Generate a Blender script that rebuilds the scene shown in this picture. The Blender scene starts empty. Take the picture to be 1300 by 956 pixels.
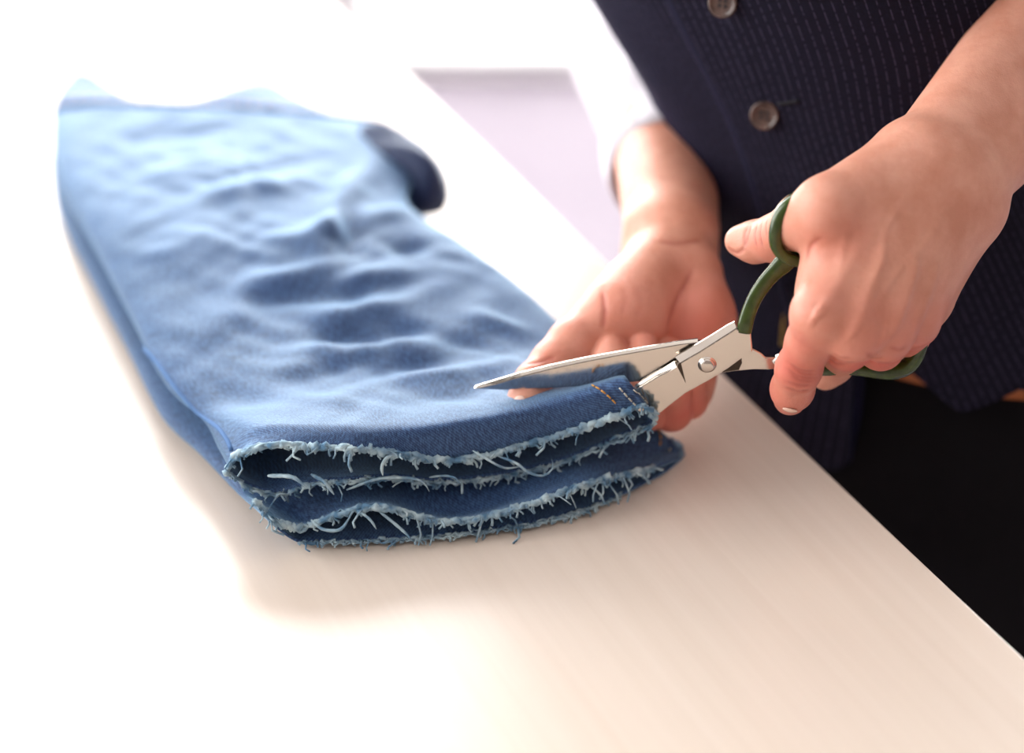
import bpy, bmesh, math, random
import numpy as np
from mathutils import Vector, Matrix
from mathutils.bvhtree import BVHTree

random.seed(7)
RNG = np.random.default_rng(11)
SC = bpy.context.scene
COL = SC.collection

# ---------------------------------------------------------------- camera, world, lights, exposure
T = 0.92                       # height of the table top above the floor
FPX = 2528.0                   # focal length in pixels of the 1300 px wide frame
H = 0.549                      # camera height above the table top
PITCH = math.radians(31.6)
CX, CY = 650.0, 433.5
CP, SP = math.cos(PITCH), math.sin(PITCH)

cam = bpy.data.cameras.new('camera')
cam_o = bpy.data.objects.new('camera', cam)
COL.objects.link(cam_o)
cam_o.location = (0, 0, H + T)
cam_o.rotation_euler = (math.pi/2 - PITCH, 0, 0)
cam.sensor_width = 36.0
cam.lens = FPX/1300*36.0
cam.shift_y = -44.5/1300
cam.clip_start = 0.02
cam.dof.use_dof = True
cam.dof.focus_distance = 0.886
cam.dof.aperture_fstop = 2.5
SC.camera = cam_o

world = bpy.data.worlds.new('World'); SC.world = world
world.use_nodes = True
world.node_tree.nodes['Background'].inputs[0].default_value = (0.92, 0.96, 1.0, 1)
world.node_tree.nodes['Background'].inputs[1].default_value = 1.0

def area(name, loc, rot, sx, sy, power, col):
    l = bpy.data.lights.new(name, 'AREA'); l.shape = 'RECTANGLE'
    l.size = sx; l.size_y = sy; l.energy = power; l.color = col
    o = bpy.data.objects.new(name, l); COL.objects.link(o)
    o.location = loc; o.rotation_euler = rot
    return o
# daylight entering through the glazed far wall and the glazed left wall
area('daylight_far_window', (-0.1, 3.42, 1.80), (-math.pi/2, 0, 0), 4.4, 3.5, 470, (1.0, 0.985, 0.97))
area('daylight_left_window', (-1.62, 1.6, 2.0), (0, -math.pi/2, 0), 3.0, 2.7, 105, (1.0, 0.985, 0.965))

vs = SC.view_settings
vs.view_transform = 'Standard'; vs.look = 'None'; vs.gamma = 1.0
vs.use_curve_mapping = False
vs.exposure = 0.55
SC.cycles.use_denoising = True

# ---------------------------------------------------------------- geometry helpers (table-top coordinates, z = 0 on the table)
def W(x, y, d):
    """point seen at pixel (x, y), d metres along the view axis"""
    u = (x - CX)/FPX; v = (y - CY)/FPX
    return np.array([u*d, d*(CP - v*SP), H - d*(SP + v*CP)])
def ray(x, y):
    u = (x - CX)/FPX; v = (y - CY)/FPX
    return np.array([u, CP - v*SP, -(SP + v*CP)])
EYE = np.array([0, 0, H])
def G(x, y, z=0.0):
    r = ray(x, y); return EYE + r*((H - z)/-r[2])
def PL(x, y, p0, n):
    r = ray(x, y); return EYE + r*(np.dot(np.asarray(p0) - EYE, n)/np.dot(r, n))
def proj(p):
    q = np.asarray(p) - EYE
    d = q[1]*CP - q[2]*SP
    return CX + FPX*q[0]/d, CY - FPX*(q[1]*SP + q[2]*CP)/d, d
FWD = np.array([0, CP, -SP]); UPV = np.array([0, SP, CP])

def unit(v):
    v = np.asarray(v, float); return v/(np.linalg.norm(v) + 1e-12)

def wpos(o):
    p = np.array(o.location[:])
    while o.parent: o = o.parent; p = p + np.array(o.location[:])
    return p
def tag(o, label=None, cat=None, group=None, kind=None):
    if label: o['label'] = label
    if cat: o['category'] = cat
    if group: o['group'] = group
    if kind: o['kind'] = kind
    return o
def empty(name, base):
    o = bpy.data.objects.new(name, None); COL.objects.link(o)
    o.location = (base[0], base[1], base[2] + T); o.empty_display_size = 0.05
    return o
def mesh_obj(name, verts, faces, mat, parent=None, base=None, smooth=True, uv=None, mats=None, fmat=None):
    """verts in table-top coordinates"""
    verts = np.asarray(verts, float)
    if parent is not None:
        org = wpos(parent); loc = (0, 0, 0)
    else:
        b = np.zeros(3) if base is None else np.asarray(base, float)
        org = b + np.array([0, 0, T]); loc = tuple(org)
    v = verts + np.array([0, 0, T]) - org
    me = bpy.data.meshes.new(name)
    me.from_pydata(v.tolist(), [], [list(map(int, f)) for f in faces])
    for m in ([mat] if mats is None else mats): me.materials.append(m)
    if fmat is not None: me.polygons.foreach_set('material_index', np.asarray(fmat, np.int32))
    if smooth: me.polygons.foreach_set('use_smooth', [True]*len(me.polygons))
    if uv is not None:
        ul = me.uv_layers.new(name='UVMap'); uva = np.asarray(uv, float)
        li = np.empty(len(me.loops), np.int32); me.loops.foreach_get('vertex_index', li)
        ul.data.foreach_set('uv', uva[li].ravel())
    me.update()
    o = bpy.data.objects.new(name, me); COL.objects.link(o)
    o.location = loc
    if parent is not None: o.parent = parent
    return o
def fix_normals(o):
    bm = bmesh.new(); bm.from_mesh(o.data); bmesh.ops.recalc_face_normals(bm, faces=bm.faces); bm.to_mesh(o.data); bm.free()
    return o

class MB:
    def __init__(s): s.v = []; s.f = []
    def add(s, v, f):
        n = len(s.v); s.v += [tuple(p) for p in v]; s.f += [tuple(i + n for i in q) for q in f]
    def box(s, lo, hi):
        x0, y0, z0 = lo; x1, y1, z1 = hi
        s.add([(x0,y0,z0),(x1,y0,z0),(x1,y1,z0),(x0,y1,z0),(x0,y0,z1),(x1,y0,z1),(x1,y1,z1),(x0,y1,z1)],
              [(0,3,2,1),(4,5,6,7),(0,1,5,4),(1,2,6,5),(2,3,7,6),(3,0,4,7)])
    def tube(s, pts, rad, n=8, cap=True, flat=None):
        """swept tube; rad is a number or list; flat = (axis, factor) squashes along a world axis"""
        pts = [np.asarray(p, float) for p in pts]; m = len(pts)
        rad = [rad]*m if np.isscalar(rad) else list(rad)
        t0 = unit(pts[1] - pts[0]); a = np.array([0,0,1.0]) if abs(t0[2]) < .9 else np.array([1.0,0,0])
        nx = unit(np.cross(t0, a)); vs_ = []
        for i, p in enumerate(pts):
            t = unit(pts[min(i+1, m-1)] - pts[max(i-1, 0)])
            nx = unit(nx - t*np.dot(nx, t)); ny = np.cross(t, nx)
            for k in range(n):
                q = 2*math.pi*k/n; o = (nx*math.cos(q) + ny*math.sin(q))*rad[i]
                if flat is not None:
                    ax = np.asarray(flat[0]); o = o - ax*np.dot(o, ax)*(1 - flat[1])
                vs_.append(p + o)
        fs = [(i*n + k, i*n + (k+1) % n, (i+1)*n + (k+1) % n, (i+1)*n + k) for i in range(m-1) for k in range(n)]
        if cap: fs += [tuple(range(n))[::-1], tuple((m-1)*n + k for k in range(n))]
        s.add(vs_, fs)
    def build(s, name, mat, parent=None, base=None, smooth=True, **k):
        return fix_normals(mesh_obj(name, s.v, s.f, mat, parent, base, smooth, **k))

def catmull(P, n, closed=False):
    """resample a polyline smoothly to n points"""
    P = np.asarray(P, float)
    if closed: P = np.vstack([P, P[:1]])
    d = np.r_[0, np.cumsum(np.linalg.norm(np.diff(P, axis=0), axis=1))]
    s = np.linspace(0, d[-1], n + (1 if closed else 0))
    m = np.empty_like(P)
    for i in range(len(P)):
        if closed and i in (0, len(P)-1): m[i] = (P[1] - P[-2])/((d[1] - d[0]) + (d[-1] - d[-2]))
        elif i == 0: m[i] = (P[1] - P[0])/(d[1] - d[0])
        elif i == len(P)-1: m[i] = (P[-1] - P[-2])/(d[-1] - d[-2])
        else: m[i] = (P[i+1] - P[i-1])/(d[i+1] - d[i-1])
    out = hermite(d, P, m, s)
    return out[:-1] if closed else out
def hermite(d, P, m, s):
    i = np.clip(np.searchsorted(d, s, side='right') - 1, 0, len(d) - 2)
    h = (d[i+1] - d[i]); u = (s - d[i])/h
    sh = (slice(None),) + (None,)*(P.ndim - 1)
    u_ = u[sh]; h_ = h[sh]
    return ((2*u_**3 - 3*u_**2 + 1)*P[i] + (u_**3 - 2*u_**2 + u_)*h_*m[i] + (-2*u_**3 + 3*u_**2)*P[i+1] + (u_**3 - u_**2)*h_*m[i+1])
def interp_rows(sk, rows, s):
    rows = np.asarray(rows, float); sk = np.asarray(sk, float)
    m = np.empty_like(rows)
    for i in range(len(rows)):
        a = max(i-1, 0); b = min(i+1, len(rows)-1)
        m[i] = (rows[b] - rows[a])/(sk[b] - sk[a])
    return hermite(sk, rows, m, s)

# ---------------------------------------------------------------- materials
def srgb(r, g, b):
    f = lambda c: (c/255/12.92 if c/255 <= .04045 else ((c/255 + .055)/1.055)**2.4)
    return (f(r), f(g), f(b), 1)
class NT:
    def __init__(s, name, base, rough=.5, metal=0.0, spec=.5):
        m = bpy.data.materials.new(name); m.use_nodes = True
        s.m = m; s.t = m.node_tree; s.b = s.t.nodes['Principled BSDF']
        s.b.inputs['Base Color'].default_value = base; s.b.inputs['Roughness'].default_value = rough
        s.b.inputs['Metallic'].default_value = metal; s.b.inputs['Specular IOR Level'].default_value = spec
    def n(s, typ, **k):
        nd = s.t.nodes.new(typ)
        for a, v in k.items():
            if a in nd.inputs: nd.inputs[a].default_value = v
            else: setattr(nd, a, v)
        return nd
    def l(s, a, b): s.t.links.new(a, b)
    def coord(s, kind='Object', scale=(1,1,1), rot=(0,0,0)):
        c = s.n('ShaderNodeTexCoord'); mp = s.n('ShaderNodeMapping')
        mp.inputs['Scale'].default_value = scale; mp.inputs['Rotation'].default_value = rot
        s.l(c.outputs[kind], mp.inputs['Vector']); return mp.outputs['Vector']
    def noise(s, vec, scale, detail=3, rough=.5):
        nd = s.n('ShaderNodeTexNoise'); nd.inputs['Scale'].default_value = scale
        nd.inputs['Detail'].default_value = detail; nd.inputs['Roughness'].default_value = rough
        s.l(vec, nd.inputs['Vector']); return nd.outputs['Fac']
    def ramp(s, fac, stops):
        r = s.n('ShaderNodeValToRGB'); e = r.color_ramp.elements
        e[0].position, e[0].color = stops[0]; e[1].position, e[1].color = stops[-1]
        for p, c in stops[1:-1]:
            q = e.new(p); q.color = c
        s.l(fac, r.inputs['Fac']); return r.outputs['Color']
    def mix(s, fac, a, b, mode='MIX'):
        m = s.n('ShaderNodeMix', data_type='RGBA', blend_type=mode)
        for sock, v in ((m.inputs[0], fac), (m.inputs[6], a), (m.inputs[7], b)):
            if hasattr(v, 'node'): s.l(v, sock)
            else: sock.default_value = v
        return m.outputs[2]
    def math(s, op, a, b=0.0, c=0.0):
        m = s.n('ShaderNodeMath', operation=op)
        for i, v in enumerate((a, b, c)):
            if hasattr(v, 'node'): s.l(v, m.inputs[i])
            else: m.inputs[i].default_value = v
        return m.outputs[0]
    def bump(s, h, strength=.3, dist=.001):
        b = s.n('ShaderNodeBump'); b.inputs['Strength'].default_value = strength; b.inputs['Distance'].default_value = dist
        s.l(h, b.inputs['Height']); s.l(b.outputs['Normal'], s.b.inputs['Normal'])
    def color(s, c): s.l(c, s.b.inputs['Base Color'])
    def rough(s, c): s.l(c, s.b.inputs['Roughness'])

M = {}
def mk():
    # pale beech laminate, fine grain along the table
    w = NT('beech_laminate', srgb(226,206,184), .3, 0, .75)
    v = w.coord('Object', (160, 3.0, 1)); f = w.noise(v, 1.0, 5, .6)
    v2 = w.coord('Object', (26, .8, 1)); f2 = w.noise(v2, 1.0, 3, .5)
    c1 = w.ramp(f, [(.3, srgb(225,209,194)), (.7, srgb(235,221,208))])
    c2 = w.ramp(f2, [(.3, srgb(229,214,200)), (.75, srgb(235,221,209))])
    w.color(w.mix(.5, c1, c2)); w.b.inputs['Roughness'].default_value = .28
    M['wood'] = w.m
    # denim
    def denim(name, lo, hi, worn, sheen=.85):
        d = NT(name, hi, .62, 0, .35)
        uv = d.coord('UV')
        tw = d.n('ShaderNodeTexWave', wave_type='BANDS', bands_direction='DIAGONAL'); tw.inputs['Scale'].default_value = 330
        tw.inputs['Distortion'].default_value = 2.0; tw.inputs['Detail'].default_value = 2; tw.inputs['Detail Scale'].default_value = 2.0
        d.l(uv, tw.inputs['Vector'])
        big = d.noise(d.coord('Object'), 26, 4, .6); fine = d.noise(d.coord('UV', (900, 260, 1)), 1.0, 3, .7)
        base = d.ramp(big, [(.30, lo), (.72, hi)])
        fl = d.math('MULTIPLY_ADD', fine, .86, d.math('MULTIPLY', tw.outputs['Fac'], .14))
        col = d.mix(d.ramp(fl, [(.40, (0,0,0,1)), (.66, (1,1,1,1))]), base, worn)
        d.color(col); d.bump(fl, .5, .0006)
        d.b.inputs['Sheen Weight'].default_value = sheen; d.b.inputs['Sheen Roughness'].default_value = .45
        d.b.inputs['Sheen Tint'].default_value = (.46, .74, 1.0, 1)
        return d.m
    M['denim'] = denim('blue_denim', srgb(20,37,74), srgb(31,56,102), srgb(70,104,150))
    M['denim_dark'] = denim('shaded_denim_fold', srgb(15,22,50), srgb(22,32,66), srgb(40,58,96), .15)  # darker denim for the fork fold, shade put into its colour
    M['denim_waist'] = denim('waistband_denim', srgb(40,62,106), srgb(60,88,136), srgb(98,128,168), .25)
    s = NT('ceiling_paint', srgb(214,211,208), .8); M['ceil'] = s.m
    M['denim_seam'] = NT('denim_ridge_highlight', srgb(84,116,160), .9, 0, .2).m  # seam ridge in a lighter blue, its highlight put into the colour
    f = NT('frayed_cotton', srgb(150,180,198), .9, 0, .1)
    f.color(f.ramp(f.noise(f.coord('Object'), 140, 2), [(.35, srgb(92,128,158)), (.65, srgb(186,208,216))])); M['fray'] = f.m
    s = NT('gold_thread', srgb(206,150,72), .7); M['gold'] = s.m
    s = NT('pale_thread', srgb(186,186,176), .7); M['pale'] = s.m
    # steel
    s = NT('polished_steel', (.66,.60,.54,1), .16, 1.0)
    v = s.coord('Object', (60, 60, 60)); nz = s.noise(v, 6, 4, .6)
    s.rough(s.ramp(nz, [(.3, (.10,)*3 + (1,)), (.75, (.24,)*3 + (1,))])); s.bump(nz, .03, .0002)
    M['steel'] = s.m
    s = NT('green_paint', srgb(44,64,8), .25, 0, .5)
    nz = s.noise(s.coord('Object', (40,40,40)), 5, 4)
    s.color(s.ramp(nz, [(.3, srgb(36,54,6)), (.7, srgb(54,76,14))]))
    s.b.inputs['Coat Weight'].default_value = .2; s.b.inputs['Coat Roughness'].default_value = .12; M['green'] = s.m
    s = NT('dark_mark', srgb(70,60,52), .5, .8); M['mark'] = s.m
    # skin
    s = NT('skin', srgb(216,160,136), .46, 0, .45)
    at = s.n('ShaderNodeAttribute', attribute_name='flush')
    big = s.noise(s.coord('Object'), 55, 4, .6)
    base = s.ramp(big, [(.3, srgb(206,140,116)), (.7, srgb(226,166,144))])
    fac = s.math('MULTIPLY', at.outputs['Fac'], s.math('MULTIPLY_ADD', big, .8, .55))
    c_ = s.mix(fac, base, srgb(200,92,80))
    cr = s.n('ShaderNodeAttribute', attribute_name='crease')
    s.color(s.mix(s.math('MULTIPLY', cr.outputs['Fac'], .75), c_, srgb(168,78,66)))
    s.b.inputs['Subsurface Weight'].default_value = .18
    s.b.inputs['Subsurface Radius'].default_value = (.006, .0022, .0012); s.b.inputs['Subsurface Scale'].default_value = 1.0
    po = s.n('ShaderNodeTexVoronoi', feature='DISTANCE_TO_EDGE'); po.inputs['Scale'].default_value = 900
    s.l(s.coord('Object'), po.inputs['Vector'])
    hgt = s.math('MULTIPLY_ADD', s.noise(s.coord('Object'), 420, 3, .6), 1.0, s.math('MULTIPLY', po.outputs['Distance'], .6))
    s.bump(s.math('SUBTRACT', hgt, s.math('MULTIPLY', cr.outputs['Fac'], 1.4)), .32, .0007); M['skin'] = s.m
    s = NT('fingernail', srgb(238,200,182), .16, 0, .5); M['nail'] = s.m
    # navy pinstripe wool
    s = NT('navy_pinstripe_wool', srgb(24,22,40), .8, 0, .15)
    uv = s.n('ShaderNodeTexCoord').outputs['UV']; sp = s.n('ShaderNodeSeparateXYZ'); s.l(uv, sp.inputs[0])
    fr = s.math('FRACT', s.math('MULTIPLY', sp.outputs['X'], 1/.0042))
    line = s.math('LESS_THAN', fr, .085)
    dash = s.math('GREATER_THAN', s.noise(s.coord('UV', (238.1, 420, 1)), 1.0, 1), .47)
    ns = s.noise(s.coord('UV', (900, 900, 1)), 1.0, 2)
    base = s.ramp(ns, [(.3, srgb(11,9,21)), (.7, srgb(20,17,34))])
    s.color(s.mix(s.math('MULTIPLY', s.math('MULTIPLY', line, dash), .32), base, srgb(112,102,132)))
    s.bump(ns, .3, .0004); s.b.inputs['Sheen Weight'].default_value = .06
    s.b.inputs['Sheen Tint'].default_value = srgb(90,90,200); M['vest'] = s.m
    s = NT('black_wool', srgb(17,15,18), .85, 0, .1)
    s.bump(s.noise(s.coord('Object'), 900, 2), .2, .0004); M['trouser'] = s.m
    s = NT('white_cotton', srgb(212,206,213), .8, 0, .2)
    s.bump(s.noise(s.coord('Object'), 1200, 2), .15, .0003); M['shirt'] = s.m
    s = NT('tan_leather', srgb(168,92,34), .5)
    s.bump(s.noise(s.coord('Object'), 300, 3), .2, .0006); M['leather'] = s.m
    s = NT('horn_button', srgb(74,54,48), .25, 0, .5)
    s.color(s.ramp(s.noise(s.coord('Object'), 160, 3), [(.3, srgb(48,34,32)), (.7, srgb(92,70,62))])); M['button'] = s.m
    s = NT('button_thread', srgb(14,12,20), .9); M['thread'] = s.m
    s = NT('shoe_leather', srgb(22,20,20), .35); M['shoe'] = s.m
    s = NT('brass', srgb(190,160,90), .3, 1.0); M['brass'] = s.m
    s = NT('floor_vinyl', srgb(166,156,167), .7, 0, .1)
    s.color(s.ramp(s.noise(s.coord('Object'), 2.2, 3), [(.3, srgb(160,150,162)), (.7, srgb(172,162,173))])); M['floor'] = s.m
    s = NT('white_paint', srgb(240,239,238), .6)
    s.bump(s.noise(s.coord('Object'), 90, 3), .05, .001); M['paint'] = s.m
    s = NT('warm_grey_paint', srgb(150,145,141), .7); s.bump(s.noise(s.coord('Object'), 90, 3), .05, .001); M['grey'] = s.m
    s = NT('umber_paint', srgb(112,104,100), .7)
    s.bump(s.noise(s.coord('Object'), 90, 3), .05, .001); M['umber'] = s.m
    s = NT('window_frame_white', srgb(244,244,244), .35); M['frame'] = s.m
    g = NT('clear_glass', (1,1,1,1), .0)
    tr = g.n('ShaderNodeBsdfTransparent'); gl = g.n('ShaderNodeBsdfGlossy'); gl.inputs['Roughness'].default_value = .02
    lw = g.n('ShaderNodeFresnel'); lw.inputs['IOR'].default_value = 1.45
    mx = g.n('ShaderNodeMixShader'); g.l(lw.outputs[0], mx.inputs[0]); g.l(tr.outputs[0], mx.inputs[1]); g.l(gl.outputs[0], mx.inputs[2])
    g.l(mx.outputs[0], g.t.nodes['Material Output'].inputs['Surface']); M['glass'] = g.m
    s = NT('terrace_stone', srgb(240,240,240), .8)
    s.color(s.ramp(s.noise(s.coord('Object'), 5, 3), [(.3, srgb(236,236,236)), (.7, srgb(246,246,246))])); M['terrace'] = s.m
mk()

# ---------------------------------------------------------------- the room
def local_part(name, mb, mat, parent, bevel=0.0, smooth=False):
    o = mb.build(name, mat, None, (0,0,-T), smooth)   # verts given in the parent's own frame
    o.data.transform(Matrix.Translation((0, 0, -T)) @ Matrix.Translation((0,0,0)))
    o.location = (0,0,0); o.parent = parent
    if bevel:
        m = o.modifiers.new('bevel', 'BEVEL'); m.width = bevel; m.segments = 3; m.limit_method = 'ANGLE'
    return o
X0, X1, Y0, Y1, ZF, ZC = -1.5, 3.0, -1.7, 3.3, -T, 3.75 - T
ZW = 2.62
def struct(name, boxes, mat):
    m = MB()
    for lo, hi in boxes: m.box(lo, hi)
    lo = np.min([b[0] for b in boxes], axis=0); hi = np.max([b[1] for b in boxes], axis=0)
    return tag(m.build(name, mat, None, ((lo[0]+hi[0])/2, (lo[1]+hi[1])/2, lo[2]), False), kind='structure')
struct('floor', [((X0-.1, Y0-.1, ZF-.08), (X1+.1, Y1+.1, ZF))], M['floor'])
struct('ceiling', [((X0-.1, Y0-.1, ZC), (X1+.1, Y1+.1, ZC+.08))], M['ceil'])
struct('wall_right', [((X1, Y0, ZF), (X1+.1, Y1, ZC))], M['grey'])
struct('wall_front', [((X0, Y0-.1, ZF), (X1, Y0, ZC))], M['umber'])
struct('wall_back', [((X0, Y1, ZW), (X1, Y1+.1, ZC)), ((2.1, Y1, ZF), (X1, Y1+.1, ZW))], M['paint'])
struct('wall_left', [((X0-.1, Y0, ZF), (X0, Y1, -.42)), ((X0-.1, Y0, ZW), (X0, Y1, ZC)), ((X0-.1, Y0, -.42), (X0, .25, ZW)), ((X0-.1, 2.95, -.42), (X0, Y1, ZW))], M['paint'])
struct('ground_outside', [((-6, Y1+.1, ZF-.1), (6, 9, ZF-.02))], M['terrace'])
def window_far(k, xa, xb):
    m = MB(); a, b, z0, z1 = xa, xb, ZF, ZW
    for lo, hi in (((a, Y1+.02, z0), (a+.05, Y1+.09, z1)), ((b-.05, Y1+.02, z0), (b, Y1+.09, z1)),
                   ((a+.05, Y1+.02, z0), (b-.05, Y1+.09, z0+.035)), ((a+.05, Y1+.02, z1-.06), (b-.05, Y1+.09, z1))): m.box(lo, hi)
    o = tag(m.build('window_%d' % k, M['frame'], None, ((a+b)/2, Y1+.055, z0), False), kind='structure')
    g = MB(); g.box((a+.05, Y1+.05, z0+.035), (b-.05, Y1+.056, z1-.06)); g.build('pane', M['glass'], o, smooth=False)
for k in range(3): window_far(k+1, X0 + k*1.2, X0 + (k+1)*1.2)
def window_side(k, ya, yb):
    m = MB(); z0, z1 = -.42, ZW
    for lo, hi in (((X0-.08, ya, z0), (X0-.01, ya+.05, z1)), ((X0-.08, yb-.05, z0), (X0-.01, yb, z1)),
                   ((X0-.08, ya+.05, z0), (X0-.01, yb-.05, z0+.06)), ((X0-.08, ya+.05, z1-.06), (X0-.01, yb-.05, z1))): m.box(lo, hi)
    o = tag(m.build('window_%d' % k, M['frame'], None, (X0-.045, (ya+yb)/2, z0), False), kind='structure')
    g = MB(); g.box((X0-.05, ya+.05, z0+.06), (X0-.044, yb-.05, z1-.06)); g.build('pane', M['glass'], o, smooth=False)
for k in range(2): window_side(k+4, .25 + k*1.35, .25 + (k+1)*1.35)

# ---------------------------------------------------------------- the cutting table
E0 = G(1300, 835); E1 = G(500, 80)
ED = unit(E1 - E0)                                  # along the edge, away from the camera
tab = empty('cutting_table', (E0[0], E0[1], -T))
tab.rotation_euler = (0, 0, math.atan2(ED[1], ED[0]) - math.pi/2)
tag(tab, 'large pale beech cutting table the folded jeans lie on', 'table')
# local frame: y along the edge, x < 0 towards the table's inside
m = MB(); m.box((-.86, -.62, T-.028), (0, 1.45, T)); local_part('tabletop', m, M['wood'], tab, .0012)
for lo, hi in (((-.79, -.52, T-.10), (-.77, 1.35, T-.028)), ((-.09, -.52, T-.10), (-.07, 1.35, T-.028)),
               ((-.77, -.52, T-.10), (-.09, -.50, T-.028)), ((-.77, 1.33, T-.10), (-.09, 1.35, T-.028))):
    m = MB(); m.box(lo, hi); local_part('apron', m, M['wood'], tab, .001)
for x, y in ((-.83, -.58), (-.11, -.58), (-.83, 1.35), (-.11, 1.35)):
    m = MB(); m.box((x, y, 0), (x+.06, y+.06, T-.028)); local_part('leg', m, M['wood'], tab, .002)

# ---------------------------------------------------------------- the folded jeans
A0 = G(372, 688); B0 = G(874, 583)
cdir = unit(B0 - A0); cn = np.array([-cdir[1], cdir[0], 0.0])      # cut line, and horizontally away from the camera
NTOP = 72
L4 = [(330,648),(352,672),(385,691),(440,691),(500,688),(560,684),(620,677),(680,668),(740,652),(800,627),(845,603),(872,580)]
OX4 = [x for x, y in L4[2:]]; OV4 = [float(np.dot(G(x, y, .001) - A0, cn)) for x, y in L4[2:]]
OX1 = [287,345,450,600,700,780,830]; OV1 = [.018,.010,-.004,-.008,-.012,-.019,-.024]
CXO = [287,450,560,830]; CVO = [.007,.005,.002,.001]
def cutrow(px, off, front, n=NTOP, crest=False):
    xs, os_ = (OX1, OV1) if front else (OX4, OV4)
    P = catmull(px, n); return np.array([PL(x, y, A0 + cn*((np.interp(x, CXO, CVO) if crest else off) + np.interp(x, xs, os_)), cn) for x, y in P])
LEFT = [(300,624),(252,574),(207,530),(163,446),(114,352),(88,302),(72,260),(66,215),(67,180),(75,145),(92,116)]
RIGHT = [(838,540),(776,498),(732,460),(680,414),(604,360),(548,322),(524,288),(536,240),(512,196),(440,176),(350,122)]
ZLO = [.0105,.0105,.010,.010,.010,.010,.010,.010,.009,.008,.007]
ZHI = [.0315,.030,.0295,.031,.033,.032,.031,.030,.028,.025,.022]
HHI = [.0115,.011,.011,.0125,.0145,.0140,.0130,.0125,.011,.009,.007]
def ssg(x, p): return (1 - np.abs(x)**p)**(1/p)
tt = np.linspace(0, 1, NTOP)
tcos = .5 - .5*np.cos(np.pi*tt)*(1 - .35*np.sin(np.pi*tt)**2)      # denser at the edges
tcos = (tcos - tcos[0])/(tcos[-1] - tcos[0])
def plan_row(k, zc, hh, sign, inset, p=2.6):
    L = G(*LEFT[k], .010)[:2]; R = G(*RIGHT[k], .014)[:2]
    u = unit(R - L); L = L + u*inset; R = R - u*inset
    XY = L[None]*(1 - tcos[:, None]) + R[None]*tcos[:, None]
    if k == len(LEFT)-1:                                           # the waist dips towards the camera
        XY[:, 1] -= .055*np.sin(np.pi*tcos)**1.5
    elif k == len(LEFT)-2: XY[:, 1] -= .03*np.sin(np.pi*tcos)**1.5
    z = zc + sign*hh*ssg(2*tcos - 1, p)
    return np.c_[XY, z]
WR = []      # wrinkles: centre, unit direction, half length, half width, height
def wr(x, y, x2, y2, wdt, amp):
    a = G(x, y, .04); b = G(x2, y2, .04); WR.append(((a+b)[:2]/2, unit((b-a)[:2]), np.linalg.norm(b-a)/2, wdt, amp*1.05))
for q in ((250,268,400,236,.011,.0050),(330,330,440,312,.012,.0045),(300,372,440,352,.009,.0045),
          (320,392,500,372,.007,-.0035),(400,412,520,392,.008,.0050),(380,436,540,424,.007,-.0040),(360,455,560,446,.010,.0045),
          (470,470,600,452,.008,-.003),(500,490,620,470,.008,.003),(300,480,400,470,.014,.003),(230,420,320,400,.014,.003),
          (180,330,300,320,.018,.0035),(200,230,330,215,.016,.003),(160,180,300,170,.012,-.003),(430,372,520,352,.008,.0045),
          (420,340,470,190,.010,.0090),(438,330,452,262,.006,-.0080),(470,290,540,270,.010,.006),(500,330,540,316,.008,-.006),
          (590,400,660,418,.007,.004),(560,430,640,440,.008,-.003),(620,470,690,470,.010,.003),
          (655,500,690,512,.012,-.007),(250,500,330,520,.012,-.0025),(330,520,500,516,.012,.002),(480,525,640,510,.010,-.0025)): wr(*q)
def wrinkle(P):
    z = np.zeros(P.shape[:-1])
    for c, d, hl, w, a in WR:
        r = P[..., :2] - c; u = r @ d; v = r @ np.array([-d[1], d[0]])
        v = v + .12*u*np.sin(u*60 + c[0]*300)
        z = z + a*np.exp(-(np.abs(u)/hl)**3)*np.exp(-(v/w)**2)
    x, y = P[..., 0], P[..., 1]
    z = z + .0007*np.sin(47*x + 11*np.sin(31*y)) * np.sin(61*y + 7*np.sin(43*x)) + .0005*np.sin(150*x + 60*y + 3*np.sin(90*y))
    return z
def leg_tube(rows_top, rows_bot, sk, ns, wrinkles):
    s = np.r_[np.linspace(0, sk[1], 7)[:-1], sk[1] + (sk[-1] - sk[1])*np.linspace(0, 1, ns)**1.25]
    t_ = interp_rows(sk, rows_top, s); b_ = interp_rows(sk, rows_bot, s)
    b_[..., 2] = np.maximum(b_[..., 2], .002); t_[..., 2] = np.maximum(t_[..., 2], .004)
    if wrinkles:
        fade = np.clip((s - .012)/.035, 0, 1)[:, None]*(np.sin(np.pi*tcos)[None]**.5)
        t_[..., 2] += wrinkle(t_)*fade
    e0 = (t_[:, 0] + b_[:, 0])/2; e1 = (t_[:, -1] + b_[:, -1])/2
    t_[:, 0] = e0; t_[:, -1] = e1
    ring = np.concatenate([t_, b_[:, -2:0:-1]], axis=1)               # (rows, ring, 3)
    nr, nc = ring.shape[:2]
    F = [(i*nc + k, (i+1)*nc + k, (i+1)*nc + (k+1) % nc, i*nc + (k+1) % nc) for i in range(nr-1) for k in range(nc)]
    seg = np.linalg.norm(np.diff(ring[nr//3], axis=0), axis=1); uu = np.r_[0, np.cumsum(seg)]
    uv = np.stack([np.broadcast_to(uu, (nr, nc)), np.broadcast_to(s[:, None], (nr, nc))], -1).reshape(-1, 2)
    return ring, F, uv, s
base_j = (A0 + B0)/2 + cn*.2
jeans = empty('folded_jeans', (base_j[0], base_j[1], 0))
tag(jeans, 'cut-off blue denim jeans folded in half with frayed raw leg ends', 'jeans')

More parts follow.
